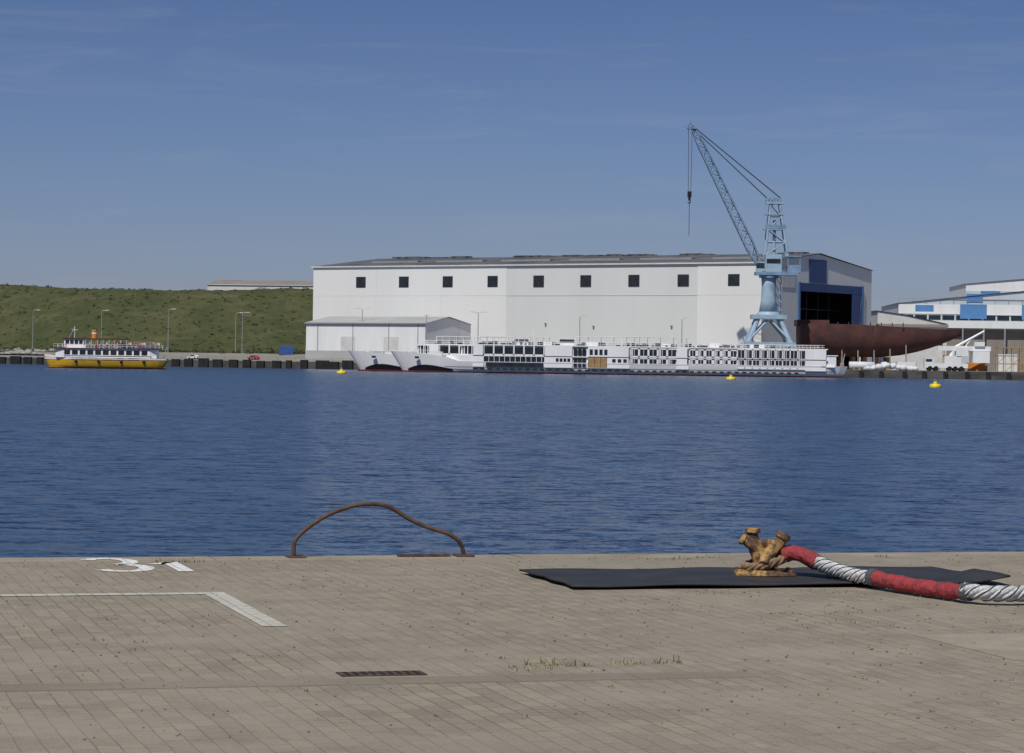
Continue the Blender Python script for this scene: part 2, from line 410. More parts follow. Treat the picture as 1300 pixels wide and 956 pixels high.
rope(resamp(legA,26),.05,'rope'); rope(resamp(legB,26),.05,'rope')
rope(resamp([(3.08,18.13,.09),(3.2,18.03,.08),(3.36,18.02,.08),(3.6,18.12,.08),(4.2,18.6,.08),(5.5,19.6,.08)],70),.052,'rope')
# eye of the line wrapped around the stem
rope(resamp([(2.05,19.86,.17),(1.98,19.81,.14),(1.88,19.80,.11),(1.78,19.86,.09),(1.75,19.95,.09),(1.79,20.05,.10),(1.90,20.10,.13),(2.0,20.07,.16),(2.06,20.03,.18)],40),.034,'eye_splice','roperust')
q=g.p('red_sleeve',M['sleeve'],True)
q.tube(smoothpath([(2.27,19.66,.15),(2.19,19.76,.19),(2.10,19.84,.205),(2.04,19.87,.18)],5),[.056]*15+[.05],12)
q.tube(smoothpath([(2.28,19.89,.125),(2.2,19.97,.17),(2.12,20.02,.20),(2.05,20.03,.19)],5),[.053]*16,12)
p2=smoothpath([(2.60,19.2,.085),(2.74,18.9,.07),(2.90,18.55,.066),(3.03,18.28,.07),(3.11,18.11,.08)],8)
q.tube(p2,[.055+.004*math.sin(i*.9)+.003*math.sin(i*2.3) for i in range(len(p2))],14)
for pp,dd in (((2.60,19.2,.085),(2.63,19.14,.083)),((3.09,18.15,.08),(3.12,18.10,.08))):
    g.p('lashing','cable').cyl(pp,dd,.063,.063,14)
g.done()

# weeds and grass tufts
mg=mat('weed_green',(.12,.14,.05),.8,.2,6,col2=(.20,.19,.08)); md=mat('dry_grass',(.34,.29,.15),.85,.2,6,col2=(.20,.18,.08))
def tuft(mb,s,tt,r,h,n):
    for i in range(n):
        a=U(0,6.28);d=r*math.sqrt(R()); p=L(s+d*math.cos(a),tt+d*math.sin(a)*.8)
        b2=U(0,6.28); ln=U(.25,1)*h; lean=Vector((math.cos(b2),math.sin(b2),0))*U(.3,1.6)*ln; wd=Vector((-math.sin(b2),math.cos(b2),0))*U(.0015,.0035)
        mb.poly([p-wd,p+wd,p+lean*.5+Vector((0,0,ln*.7))+wd*.6,p+lean+Vector((0,0,ln*.85)),p+lean*.5+Vector((0,0,ln*.7))-wd*.6])
mb=MB(); mb2=MB()
for (s,tt,r,h,n,dry) in [(-1.95,7.75,.11,.055,50,1),(-1.80,7.85,.08,.05,32,0),(-1.5,7.8,.12,.05,40,1),(-1.28,7.78,.09,.06,30,0),(-2.1,7.95,.14,.03,30,1),
     (-2.9,.55,.12,.04,40,0),(-2.72,.62,.1,.04,30,0),(.95,.55,.15,.03,35,1),(1.25,.65,.12,.04,35,0),(1.55,.5,.12,.04,30,0),(3.1,.5,.08,.04,25,0),
     (.75,5.2,.2,.02,40,0),(1.1,5.1,.15,.02,30,0),(2.2,5.4,.15,.025,30,0),(1.5,6.45,.2,.02,35,0),(1.1,8.1,.2,.03,40,0),(1.5,8.2,.15,.03,40,1),(.4,3.7,.2,.02,40,0),(1.3,3.75,.25,.02,50,0),(.55,5.8,.2,.02,40,0)]:
    tuft(mb2 if dry else mb,s,tt,r,h,n)
for i in range(800):
    s=U(-6,6); tt=U(.45,10)
    if R()>.25 and s<-.3: continue
    if -.5<s<2.95 and 1.85<tt<3.45: continue
    s=round(s/.1)*.1+U(-.012,.012); n_=int(U(3,14)); tuft(mb if R()<.6 else mb2,s,tt,U(.01,.07),U(.008,.02),n_)
g=G('weeds'); g.parts['green_blades']=(mb,mg); g.parts['dry_blades']=(mb2,md); g.done()
mb=MB()
for i in range(900):
    s=U(-6,6);tt=U(.05,10.5)
    if -.5<s<2.95 and 1.85<tt<3.45: continue
    p=L(s,tt,.004);r=U(.004,.010)
    mb.sphere(p,r,(1,U(.6,1),.6),5,3)
mb.make('gravel',mat('grit',(.30,.26,.2),.9,.3,5))

# ---------------------------------------------------------------- far shore
QP=[(-6000,4700),(-1200,1615),(-420,1112),(-184,960),(-60,880),(72,794),(6000,794)]
def quayY(x):
    for (a,ya),(b,yb) in zip(QP,QP[1:]):
        if a<=x<=b: return ya+(yb-ya)*(x-a)/(b-a)
    return 794
def sst(a,b,x):
    u=max(0,min(1,(x-a)/(b-a))); return u*u*(3-2*u)
def landz(x,y):
    q=quayY(x); return .3+2.6*sst(6,42,y-q)*sst(-15,-75,x)
xs=[-6000,-3000,-1200,-800,-600]+[-420+i*12 for i in range(45)]+[150,250,400,800,2000,6000]
for kx in (-184,-60,72): xs.append(kx)
xs=sorted(set(xs)); ds=[0,4,8,14,20,28,36,44,60,120,300,900,3000,9000]
q=MB()
for x in xs:
    for d in ds: q.v.append((x,quayY(x)+d,landz(x,quayY(x)+d)))
nd=len(ds)
for i in range(len(xs)-1):
    for j in range(nd-1): a=i*nd+j; q.f.append((a,a+nd,a+nd+1,a+1))
q.make('ground',M['soil'])
g=G('far_quay_wall')
q=g.p('wall','quaywall'); cp=g.p('coping','offwhite'); fd=g.p('fenders','fender')
for (a,ya),(b,yb) in zip(QP[1:],QP[2:]):
    q.poly([(a,ya,-8),(b,yb,-8),(b,yb,.3),(a,ya,.3)])
    d=Vector((b-a,yb-ya,0)); Ln=d.length; d.normalize(); nn=Vector((d.y,-d.x,0))
    if a<-1000: continue
    A=Vector((a,ya,0)); k=0
    q.poly([A+nn*.02+Vector((0,0,.32)),A+d*Ln+nn*.02+Vector((0,0,.32)),A+d*Ln-nn*.8+Vector((0,0,.32)),A-nn*.8+Vector((0,0,.32))])
    while k<min(Ln,500)-3:
        p=A+d*(k+U(-.5,.5)); w_=U(2.0,5.2) if a<50 else 1.2
        top=U(.3,1.0) if a<50 else .1
        c=[p,p+d*w_,p+d*w_+nn*.7,p+nn*.7]
        n0=len(fd.v); fd.v+=[(v.x,v.y,-2.6) for v in c]+[(v.x,v.y,top) for v in c]
        for f in ((3,2,1,0),(4,5,6,7),(0,1,5,4),(1,2,6,5),(2,3,7,6),(3,0,4,7)): fd.f.append(tuple(n0+i for i in f))
        k+= 6.2
g.done()

# hill
def hillz(x,y):
    q=quayY(x); b0=max(q+42,984)
    b=.827*(x+71)-.562*(y-952)
    u=sst(b0,b0+66,y); und=1.1*math.sin(x*.021+1)+.7*math.sin(x*.057+y*.03)+.3*math.sin(x*.13+y*.09)
    slope=26.3+und*.7
    z=slope*u**1.1+ (.5*math.sin(x*.2+y*.15)+.3*math.sin(x*.37-y*.2))*u*(1.3-u)*1.2
    f=sst(-6,-46,b)
    back=1-sst(1500,1800,y)
    return 2.2+(z)*f*back
mb=MB(); X0,X1=-900,-10; nx=240; ys=[960+i*3 for i in range(50)]+[1115,1130,1160,1200,1300,1400,1500,1560,1620,1700,1800,1820]
for i in range(nx+1):
    x=X0+(X1-X0)*i/nx; off=max(0,quayY(x)-942)
    for y in ys:
        yy=y+off*(1-sst(1300,1800,y)); mb.v.append((x,yy,hillz(x,yy)-( .6 if yy<max(quayY(x)+42,984) else 0)))
for i in range(nx):
    for j in range(len(ys)-1): a=i*len(ys)+j; mb.f.append((a,a+len(ys),a+len(ys)+1,a+1))
m,t,b=nt('hill_grass')
c=mixc(t,ramp(t,noise(t,.05,6,.62),.36,.64),(.060,.073,.031),(.098,.098,.046))
c=mixc(t,ramp(t,noise(t,.3,6,.7),.45,.70,0,.7),c,(.038,.049,.020))
c=mixc(t,ramp(t,noise(t,.09,5,.65,stretch=(.35,1,3)),.54,.7,0,.5),c,(.145,.128,.075))
t.links.new(c,b.inputs['Base Color']); b.inputs['Roughness'].default_value=1; b.inputs['Specular IOR Level'].default_value=.1
bp=N(t,'ShaderNodeBump'); bp.inputs['Strength'].default_value=.8; bp.inputs['Distance'].default_value=.9; t.links.new(noise(t,.6,6,.7),bp.inputs['Height']); t.links.new(bp.outputs[0],b.inputs['Normal'])
mb.make('grassy_hill',m,True)
def bush(mb,c,r,n,h=.7):
    for i in range(n):
        a=U(0,6.28);e_=math.acos(U(-.1,1));rr=r*U(.55,1)*(1+.25*math.sin(a*3+c[0]))
        p=Vector(c)+Vector((rr*math.sin(e_)*math.cos(a),rr*math.sin(e_)*math.sin(a),rr*math.cos(e_)*h))
        s=U(.15,.42)*max(.5,r*.4); d1=Vector((U(-1,1),U(-1,1),U(-1,1)))*s; d2=Vector((U(-1,1),U(-1,1),U(-1,1)))*s
        mb.poly([p-d1,p+d2,p+d1,p-d2])
b1=MB();b2=MB()
for i in range(1100):
    x=U(-260,-45); y=984+78*R()**1.6
    if x<-184: y+=max(0,quayY(x)-942)
    z=hillz(x,y)
    if z<2.3: continue
    r=U(.3,1.1)*(1.8 if R()<.12 else 1)
    bush(b1 if R()<.45 else b2,(x,y,z),r,int(26+r*16),.55)
for i in range(150):
    x=U(-215,-72); y=max(quayY(x)+U(30,44),quayY(x)+30)+(0 if x<-140 else U(0,40)); bush(b1 if R()<.5 else b2,(x,y,landz(x,y)),U(.8,2.0),60,.8)
g=G('shrubs'); g.parts['dark_leaves']=(b1,mat('leaf_dark',(.036,.051,.020),.9,.2,.4)); g.parts['light_leaves']=(b2,mat('leaf_light',(.078,.087,.038),.9,.2,.4)); g.done()
mb=MB()
for i in range(60):
    x=U(-205,-150);y=quayY(x)+U(20,40);mb.sphere((x,y,landz(x,y)+.3),U(.4,1.3),(1.3,1,.7),6,4)
mb.make('rock_pile',mat('rock',(.38,.36,.32),.9,.2,.6))

# ---------------------------------------------------------------- shipbuilding hall
HA=math.atan2(-102,150); HO=(-71,952,0); LH=181.4; WH=77; EZ=34.0; RZ=38.4
g=G('shipyard_hall',HO,HA)
q=g.p('walls_light','hallwall'); q2=g.p('walls_grey','hallwall2')
seam1=83.2; seam2=157.8
q.prism([(0,0),(0,EZ),(WH/2,RZ-.3),(WH,EZ),(WH,0)],'x',0,.5)
q.box(.5,seam1,0,.5,0,EZ); q2.box(seam1,LH,.12,.62,0,EZ); q.box(seam2,LH,0,.12,0,EZ)
q.box(0,LH,WH-.5,WH,0,EZ)
e_=LH
q.box(e_-.5,e_,.62,25,0,EZ); q.box(e_-.5,e_,69.5,WH-.5,0,EZ)
q.prism([(25,28.2),(69.5,28.2),(69.5,EZ+ (RZ-.3-EZ)*(WH-69.5)/(WH/2)),(WH/2,RZ-.3),(25,EZ+(RZ-.3-EZ)*25/(WH/2))],'x',e_-.5,e_)
q.prism([(0,EZ),(25,EZ),(25,EZ+(RZ-.3-EZ)*25/(WH/2))],'x',e_-.5,e_)
q.prism([(69.5,EZ),(WH,EZ),(69.5,EZ+(RZ-.3-EZ)*(WH-69.5)/(WH/2))],'x',e_-.5,e_)
q=g.p('roof','roofgrey')
q.poly([(-.6,-.5,EZ+.05),(LH+.6,-.5,EZ+.05),(LH+.6,WH/2,RZ),(-.6,WH/2,RZ)]); q.poly([(-.6,WH/2,RZ),(LH+.6,WH/2,RZ),(LH+.6,WH+.5,EZ+.05),(-.6,WH+.5,EZ+.05)])
q=g.p('roof_edge','offwhite'); q.box(-.6,LH+.6,-.62,-.1,EZ-.35,EZ+.12)
q=g.p('roof_vents','roofgrey')
for i in range(30):
    a=U(6,LH-8); q.box(a,a+U(2,7),WH/2-2,WH/2+2,RZ-.3,RZ+U(.2,.55))
q=g.p('skylights','steel')
for i in range(6): q.box(14+i*28,34+i*28,16,19,EZ+1.75,EZ+2.5)
q=g.p('cladding_seams','hallwall2')
for a in (28,56): q.box(a-.06,a+.06,-.03,0,0,EZ-.4)
q.box(.5,LH,-.04,-.004,23.6,23.7)
q=g.p('windows','winframe'); gl=g.p('window_panes','glass')
for i in range(9):
    b0=21.3+18.73*i
    q.box(b0-2.1,b0+2.1,-.10,0,26.5,30.3)
    for k in range(3):
        for j in range(2): gl.box(b0-1.9+k*1.3,b0-.75+k*1.3,-.16,-.103,26.7+j*1.8,28.3+j*1.8)
q=g.p('wall_fittings','roofgrey')
for b0,h in ((50,15),(99,14),(118,13.2),(148,13.4)): q.box(b0,b0+.6,-.6,0,h,h+.3)
for b0 in (70,120,140,165): q.box(b0,b0+4,-.12,-.003,.5,5)
q=g.p('gate_blue_panels','blue')
q.box(e_,e_+.3,31.5,43.5,28.6,36.2); q.box(e_,e_+.25,25,69.5,25.6,28.3); q.box(e_+.26,e_+.4,62,68,14,25.5)
q=g.p('gate_panels','offwhite'); q.box(e_+.003,e_+.2,13,22,26.5,33)
q=g.p('gate_frame','blue3'); q.box(e_,e_+.6,24.2,25,0,28.5); q.box(e_,e_+.6,69.5,70.0,0,28.5)
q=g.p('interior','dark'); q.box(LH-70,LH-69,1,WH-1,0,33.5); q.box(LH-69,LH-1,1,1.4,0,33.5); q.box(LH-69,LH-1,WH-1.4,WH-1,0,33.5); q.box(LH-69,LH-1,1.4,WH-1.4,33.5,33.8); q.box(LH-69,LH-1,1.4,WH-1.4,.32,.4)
q=g.p('interior_gantry','gantry')
for zz in (14,20): q.box(LH-9,LH-8.6,25,70,zz,zz+.35)
for aa in (30,38,46,54,62): q.box(LH-8.8,LH-8.4,aa,aa+.3,0.4,27)
q=g.p('interior_hull_section','rusthull'); q.box(LH-40,LH-10,33,58,6,12)
g.done()

g=G('storage_building',HO,HA)
q=g.p('walls','white'); q.box(25,75,-35,-9,0,13.6)
q.prism([(-35,13.6),(-9,13.6),(-22,15.7)],'x',25,75)
q=g.p('roof','rooflight'); q.poly([(24.6,-35.5,13.55),(75.4,-35.5,13.55),(75.4,-22,15.95),(24.6,-22,15.95)]); q.poly([(24.6,-22,15.95),(75.4,-22,15.95),(75.4,-8.5,13.55),(24.6,-8.5,13.55)])
q=g.p('plinth','rooflight'); q.box(24.9,75.1,-35.15,-8.9,0,4.2)
q=g.p('doors','offwhite'); q.box(40,46,-35.1,-35,4.2,9); q.box(58,64,-35.1,-35,4.2,9)
q=g.p('gutter','steel'); q.box(24.6,75.4,-35.7,-35.5,13.2,13.6); 
for a in (30,45,60,72): q.box(a,a+.2,-35.2,-35,4,13.3)
g.done()

g=G('warehouse',(-142,1245,0),-.12)
q=g.p('walls','offwhite'); q.box(0,75,0,40,0,35); q.prism([(0,35),(40,35),(20,37.6)],'x',0,75)
q=g.p('roof','roofbrown'); q.poly([(-.5,-.5,34.9),(75.5,-.5,34.9),(75.5,20,37.9),(-.5,20,37.9)]); q.poly([(-.5,20,37.9),(75.5,20,37.9),(75.5,40.5,34.9),(-.5,40.5,34.9)])
q=g.p('windows','winframe')
for i in range(12): q.box(4+i*6,7.5+i*6,-.1,0,31.2,32.6)
g.done()

g=G('workshop_building',(126.5,928,0),0)
q=g.p('walls','offwhite'); q.prism([(0,0),(24,0),(24,16.3),(10,19.2),(0,20.6)],'y',0,28)
q=g.p('roof','roofbrown'); q.poly([(-.5,-.5,20.8),(10,-.5,19.4),(10,29,19.4),(-.5,29,20.8)]); q.poly([(10,-.5,19.4),(24.6,-.5,16.4),(24.6,29,16.4),(10,29,19.4)])
q.box(-.5,24.5,-.5,-.3,15.2,16.2)
q=g.p('windows','glass'); 
for i in range(5): q.box(2+i*4.4,5+i*4.4,-.1,0,9,12)
g.done()
g=G('production_hall',(139,965,0),-.05)
q=g.p('walls','paleblue'); q.box(0,150,0,70,0,24.5); q.prism([(0,24.5),(60,30.5),(150,24.5)],'y',0,70)
q=g.p('white_cladding','white'); q.box(0,150,-.2,0,20.6,24); q.box(-.3,150,-3,-.2,15.6,18.2); q.box(26,60,-.35,-.2,20.4,24.2)
q=g.p('window_band','glass'); 
for i in range(30): q.box(1+i*4.9,5.3+i*4.9,-.12,0,18.5,20.2)
q=g.p('blue_doors','blue2'); q.box(22,31.5,-.45,-.36,19.0,24.2); q.box(24.2,30,-.25,0,25,28); q.box(6,12.5,-.3,-.2,21.5,23.8); q.box(44,52,-.45,-.36,19,24.2)
q=g.p('columns','steel')
for i in range(20): q.box(i*7.5,i*7.5+.5,-3,-2.5,0,15.6)
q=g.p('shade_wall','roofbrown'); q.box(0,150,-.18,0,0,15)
q=g.p('roof','rooflight'); q.poly([(-.5,-.6,24.4),(60,-.6,30.9),(60,70.5,30.9),(-.5,70.5,24.4)]); q.poly([(60,-.6,30.9),(150.5,-.6,24.4),(150.5,70.5,24.4),(60,70.5,30.9)])
q=g.p('roof_rail','steel'); 
for i in range(30): q.box(i*4.9,i*4.9+.15,-.3,-.15,24.4,26)
q.box(0,147,-.3,-.15,25.9,26.05)
g.done()
g=G('assembly_hall',(186,1100,0),-.05)
q=g.p('walls','white'); q.box(0,160,0,60,0,36); q.prism([(0,36),(80,43),(160,36)],'y',0,60)
q=g.p('roof','rooflight'); q.poly([(-.5,-.6,35.9),(80,-.6,43.4),(80,60.5,43.4),(-.5,60.5,35.9)]); q.poly([(80,-.6,43.4),(160.5,-.6,35.9),(160.5,60.5,35.9),(80,60.5,43.4)])
q=g.p('window_band','paleblue'); q.box(0,160,-.2,0,30.5,33); 
q=g.p('blue_panel','blue2'); q.box(6,14,-.3,-.2,25,33)
g.done()

# ---------------------------------------------------------------- crane
g=G('harbour_crane',(77.5,812,.3))
q=g.p('portal_legs','crane')
top=15.6
for sx in (-1,1):
    for sy in (-1,1):
        q.tube([(sx*8.6,sy*6.5,0),(sx*7.6,sy*5.8,4.2)],[.9,.9],8)
        q.tube([(sx*7.8,sy*5.8,3.6),(sx*3.2,sy*2.8,top)],[.95,.7],8)
    q.box(sx*7.8-.7,sx*7.8+.7,-6.5,6.5,8.0-3.6,9.4-3.6)
for sy in (-1,1): q.box(-7.8,7.8,sy*5.8-.5,sy*5.8+.5,6.8,8.0)
for sx in (-1,1):
    for sy in (-1,1): q.tube([(sx*7.6,sy*5.8,7),(sx*.5,sy*3,top-1)],.35,6)
q.box(-5.2,5.2,-4.2,4.2,top-.6,top+.7); q.tube([(0,0,top),(0,0,top+1.6)],[4.2,3.1],20)
for sx in (-1,1):
    for sy in (-1,1): g.p('bogies','crane2').box(sx*8.6-2.2,sx*8.6+2.2,sy*6.5-.8,sy*6.5+.8,.1,1.3)
q=g.p('column','crane',True); q.tube([(0,0,top+1.4),(0,0,top+5),(0,0,25),(0,0,28.6)],[2.9,2.3,2.1,2.4],20)
q=g.p('access_stairs','crane2')
for i in range(5): q.box(2.2,3.8,-1.2,1.2,top+2+i*2.5,top+2.15+i*2.5); q.tube([(3.7,-1.2,top+2+i*2.5),(2.3,1.2,top+4.5+i*2.5)],.12,4)
q.tube([(3.8,-1.2,top+1),(3.8,-1.2,28)],.1,4); q.tube([(3.8,1.2,top+1),(3.8,1.2,28)],.1,4)
q=g.p('slewing_platform','crane2'); q.box(-4.2,8.6,-3.2,3.2,28.3,29.3); q.tube([(0,0,27.5),(0,0,28.4)],3,n=20)
q=g.p('machinery_house','crane'); q.box(-1.2,3.6,-3,3,29.3,34.6); q.box(-4,-1.2,-3,-.6,29.5,32.2)
q=g.p('counterweight','crane2'); q.box(5.4,9.4,-2.8,2.8,29.0,31.4); q.box(3.6,9.6,-3,3,33.9,34.2); 
for a in (4.2,6,7.8,9.4): q.tube([(a,-3,34.2),(a,-3,35.4)],.08,4)
q.tube([(3.6,-3,35.4),(9.6,-3,35.4)],.08,4)
for a in (5.5,9.2): q.tube([(a,-2.6,31.3),(a,-2.6,34)],.2,4)
q=g.p('cabin_glass','glass'); q.box(-4.05,-1.6,-3.06,-1,30.3,31.9); q.box(-1,3.2,-3.05,-3,31.8,33.2)
q=g.p('tower_frame','crane')
for sy in (-1,1):
    q.tube([(-1.4,sy*2.6,34.4),(.2,sy*1.2,50)],.36,6); q.tube([(5.4,sy*2.6,34.2),(2.9,sy*1.2,50)],.36,6)
    zs=[34.4,38.3,42.2,46.1,50]
    def fl(z): u=(z-34.4)/15.6; return (-1.4+1.6*u, sy*(2.6-1.4*u), z)
    def fr_(z): u=(z-34.4)/15.6; return (5.4-2.5*u, sy*(2.6-1.4*u), z)
    for i in range(4):
        a,b_=(fl(zs[i]),fr_(zs[i+1])) if i%2==0 else (fr_(zs[i]),fl(zs[i+1])); q.tube([a,b_],.17,5); q.tube([fl(zs[i+1]),fr_(zs[i+1])],.17,5)
q.box(-1.2,4.2,-1.8,1.8,49.9,50.5); q.box(-.9,-.6,-1.8,1.8,50.5,51.8); q.box(3.6,3.9,-1.8,1.8,50.5,51.6)
q.tube([(1.5,0,45),(1.5,0,28.6)],.5,8); q.box(-2.0,4.8,-2.2,2.2,42,42.3); q.box(-1.5,4.2,-2,2,46.6,46.8)
q=g.p('sheaves','crane2')
for a in (-.4,1.5,3.2): q.tube([(a,-1,51),(a,1,51)],.85,12)
q.box(-1.6,4.8,-2.25,-2.15,42.3,43.5)
q=g.p('jib','crane2')
P0=Vector((-2.9,0,31.2)); P1=Vector((-23.6,0,72.6)); dj=(P1-P0).normalized()
q.lattice(P0,P0+dj*6,3.6,2.6,2,.24,.12,h0=.8,h1=2.6); q.lattice(P0+dj*6,P1-dj*5,2.6,1.9,15,.23,.11,h0=2.6,h1=1.9); q.lattice(P1-dj*5,P1,1.9,1.0,2,.22,.11,h0=1.9,h1=.9)
q.tube([P1+Vector((-.6,0,.6)),P1+Vector((.6,0,-.2))],.5,8); q.box(-25.4,-22.6,-1,1,72.3,72.7); q.tube([(-25.3,-1,72.5),(-24.6,-1,74.4)],.15,4); q.tube([(-24.6,0,74.4),(-22.8,0,71.6)],.15,4)
q=g.p('cables','cable')
tipv=Vector((-23.9,0,73.4))
for sy in (-.9,.9):
    q.tube([tipv+Vector((0,sy*.5,0)),(3.4,sy,51.6)],.1,4); q.tube([tipv+Vector((0,sy*.5,-.6)),(-.4,sy,51.2)],.09,4)
for dx in (-.55,.55): q.tube([(-24.4+dx,0,72.4),(-24.4+dx*.7,0,53.5)],.08,4)
q.tube([(-24.4,0,50.2),(-24.4,0,40)],.11,5)
q=g.p('hook_block','black'); q.box(-25.0,-23.8,-.5,.5,51.6,53.4); q.tube([(-24.4,0,51.6),(-24.4,0,50.6)],.4,6); q.tube([(-24.4,0,50.8),(-24.0,0,50.2),(-24.4,0,49.7),(-24.9,0,50.1)],.18,6)
g.done()

# ---------------------------------------------------------------- river cruise ships
def ship(name,loc,Ls,seed):
    rnd=random.Random(seed)
    g=G(name,loc)
    HBm=5.7
    def hb(x):
        return max(.25,HBm*(min(1,(x/15.0))**.55)) if x<15 else (HBm if x<Ls-8 else HBm*(1-.35*((x-(Ls-8))/8)**2))
    def zt(x): return 5.9-.9*sst(2,14,x)-1.7*sst(14,20,x)
    xs=[0,.6,1.5,3,5,7.5,10,13,16,20,30,60,90,Ls-8,Ls-5,Ls-2,Ls]
    g.p('hull','ship_white').hull(xs,hb,lambda x:zt(x) ,.42,rake=3.5,stern=1.2,bilge=.82)
    g.p('boot_topping','boot').hull([3.2]+xs[3:-1]+[Ls-1.2],lambda x:hb(x)*.83,lambda x:.42,-.8,rake=0,stern=0,bilge=.9,levels=2)
    g.p('rubbing_strake','winframe').box(16,Ls-4,-HBm-.12,-HBm,1.55,1.72)
    q=g.p('bow_crescent','black')  # black crescent sheet laid over the lower bow
    up=[];lo=[]
    for i in range(19):
        u=i/18; x=2.2+15.5*u
        zt_=.6+2.3*math.sin(min(1,u*1.6)*math.pi/2)*(1-u)**.8+.25
        def wy(z): 
            zz=(z-.42)/(zt(x)-.42); return -(hb(x)*(.82+.18*max(0,zz)**.6))-.06
        fx=lambda z: 3.5*(1-(z-.42)/(zt(x)-.42))*max(0,1-x/Ls*6)
        up.append((x+fx(zt_),wy(zt_),zt_)); lo.append((x+fx(.45),wy(.45),.45))
    for i in range(18): q.poly([lo[i],lo[i+1],up[i+1],up[i]])
    q=g.p('anchor_pocket','black'); q.box(7.2,8.4,-4.9,-4.3,3.9,4.5)
    W=HBm-.08
    s=g.p('superstructure','ship_white')
    def roundfront(x0,x1,z0,z1,w,r,m=s):
        pts=[(x0+r*(1-math.cos(math.pi/2*(1-i/8))) , -w*math.sin(math.pi/2*(1-i/8))) for i in range(9)]
        full=[(x1,-w)]+pts+[(a,-b) for a,b in reversed(pts[:-1])]+[(x1,w)]
        m.prism(full,'z',z0,z1)
    roundfront(16,24,3.2,5.15,W,5); s.box(24,Ls-7,-W+.5,W-.5,3.2,8.1)
    roundfront(19,24,5.15,5.4,W,4); roundfront(20,24,7.7,8.2,W,4)
    roundfront(20.6,24,5.4,7.7,W-.4,3.4,g.p('lounge_glazing','glass'))
    for i in range(5):
        a=math.pi/2*i/4*.95; s.box(20.5+3.4*(1-math.cos(a))-.12,20.5+3.4*(1-math.cos(a))+.12,-W*math.sin(a)-.05,-W*math.sin(a)+.25,5.4,7.7)
    s.box(24,Ls-6,-W,W,7.95,8.25); s.box(24,Ls-6,-W,W,4.85,5.1); s.box(24,Ls-4,-W,W,2.9,3.2); s.box(Ls-7,Ls-3.5,-W+.6,W-.6,3.2,6.2)
    s.box(Ls-10,Ls-3,-W+.4,W-.4,6.2,6.45)
    gl=g.p('windows','glass')
    s.box(24,27,-W,-W+.5,1.8,7.95)
    s.box(44.5,52.5,-W,-W+.5,1.8,7.95); s.box(57,69,-W,-W+.5,1.8,7.95)
    s.box(82.5,86,-W,-W+.5,1.8,7.95)
    s.box(119.5 if Ls>125 else Ls-9,Ls-6.5,-W,-W+.5,1.8,7.95)
    gl.box(27,44.5,-W+.08,-W+.45,3.25,4.8); s2=g.p('window_frames','ship_white')
    gl.box(27.7,44.2,-5.73,-5.68,1.9,3.1)
    for i in range(12): s2.box(27+i*1.52-.06,27+i*1.52+.06,-W+.02,-W+.09,3.2,4.9)
    gl.box(27,44.5,-W+.08,-W+.45,5.5,7.5)
    for i in range(7): s2.box(27+i*2.9-.2,27+i*2.9+.2,-W,-W+.1,5.1,7.95)
    s2.box(27,44.5,-W,-W+.1,5.1,5.5)
    for i in range(4): gl.box(47.8+i*1.1,48.6+i*1.1,-W-.05,-W,3.5,4.5)
    for i in range(3):
        gl.box(52.9+i*1.25,53.9+i*1.25,-W-.02,-W+.2,2.2,4.7); gl.box(52.9+i*1.25,53.9+i*1.25,-W-.02,-W+.2,5.3,7.5)
    g.p('side_door','wood').box(57.2,62.4,-W-.12,-W-.02,2.1,4.9)
    for i in range(4): g.p('door_frame','winframe').box(57.1+i*1.75,57.2+i*1.75,-W-.16,-W-.02,2.1,4.9)
    for i in range(4): gl.box(57.5+i*1.4,58.4+i*1.4,-W-.05,-W,5.6,7.2)
    for i in range(3): gl.box(64+i*1.6,65+i*1.6,-W-.05,-W,3.5,4.5)
    def cab(x0,x1,n,z0,z1,fw):
        st=(x1-x0)/n
        for i in range(n):
            a=x0+i*st
            gl.box(a+fw,a+st-fw,-W+.10,-W+.42,z0,z1)
            s2.box(a-fw,a+fw,-W,-W+.45,z0-.3,z1+.3)
            s2.box(a+st/2-.06,a+st/2+.06,-W+.03,-W+.11,z0,z1)
            if rnd.random()<.45: g.p('curtains','offwhite').box(a+fw+.1,a+fw+st*.25,-W+.06,-W+.1,z0+.1,z1-.1)
        s2.box(x0,x1,-W,-W+.12,z1,z1+.35); s2.box(x0,x1,-W,-W+.12,z0-.45,z0)
    E=119.5 if Ls>125 else Ls-9
    cab(69,82.5,5,5.5,7.4,.28); cab(69,82.5,5,3.3,4.6,.28)
    cab(86,100,6,5.6,7.3,.42); cab(86,100,6,3.4,4.6,.42)
    cab(100,E,9,5.3,7.6,.16); cab(100,E,9,2.6,4.7,.16)
    for i in range(44):
        x=24+i*2.15
        if x<Ls-8: g.p('portholes','glass').box(x,x+1.2,-5.74,-5.6,.95,1.35)
    r=g.p('railings','ship_white')
    for sy in (-W+.1,W-.1):
        for zz in (8.7,9.25): r.tube([(21,sy,zz),(Ls-7,sy,zz)],.05,4)
        x=21
        while x<Ls-7: r.tube([(x,sy,8.2),(x,sy,9.25)],.055,4); x+=2.2
        for k in range(7):
            xx=3+k*2; r.tube([(xx,math.copysign(hb(xx)*.95,sy),zt(xx)),(xx,math.copysign(hb(xx)*.95,sy),zt(xx)+1)],.05,4)
        r.tube([(3,math.copysign(hb(3)*.95,sy),zt(3)+1),(15,math.copysign(hb(15)*.95,sy),zt(15)+1)],.05,4)
    a=g.p('awnings','ship_white'); ap=g.p('awning_posts','ship_white')
    for x0,x1,z in ((26,36,10.4),(37,46,10.4),(67,86,10.9)):
        a.box(x0,x1,-4,4,z,z+.14)
        k=x0
        while k<=x1: 
            for sy in (-3.8,3.8): ap.tube([(k,sy,8.2),(k,sy,z)],.07,4)
            k+= (x1-x0)/5
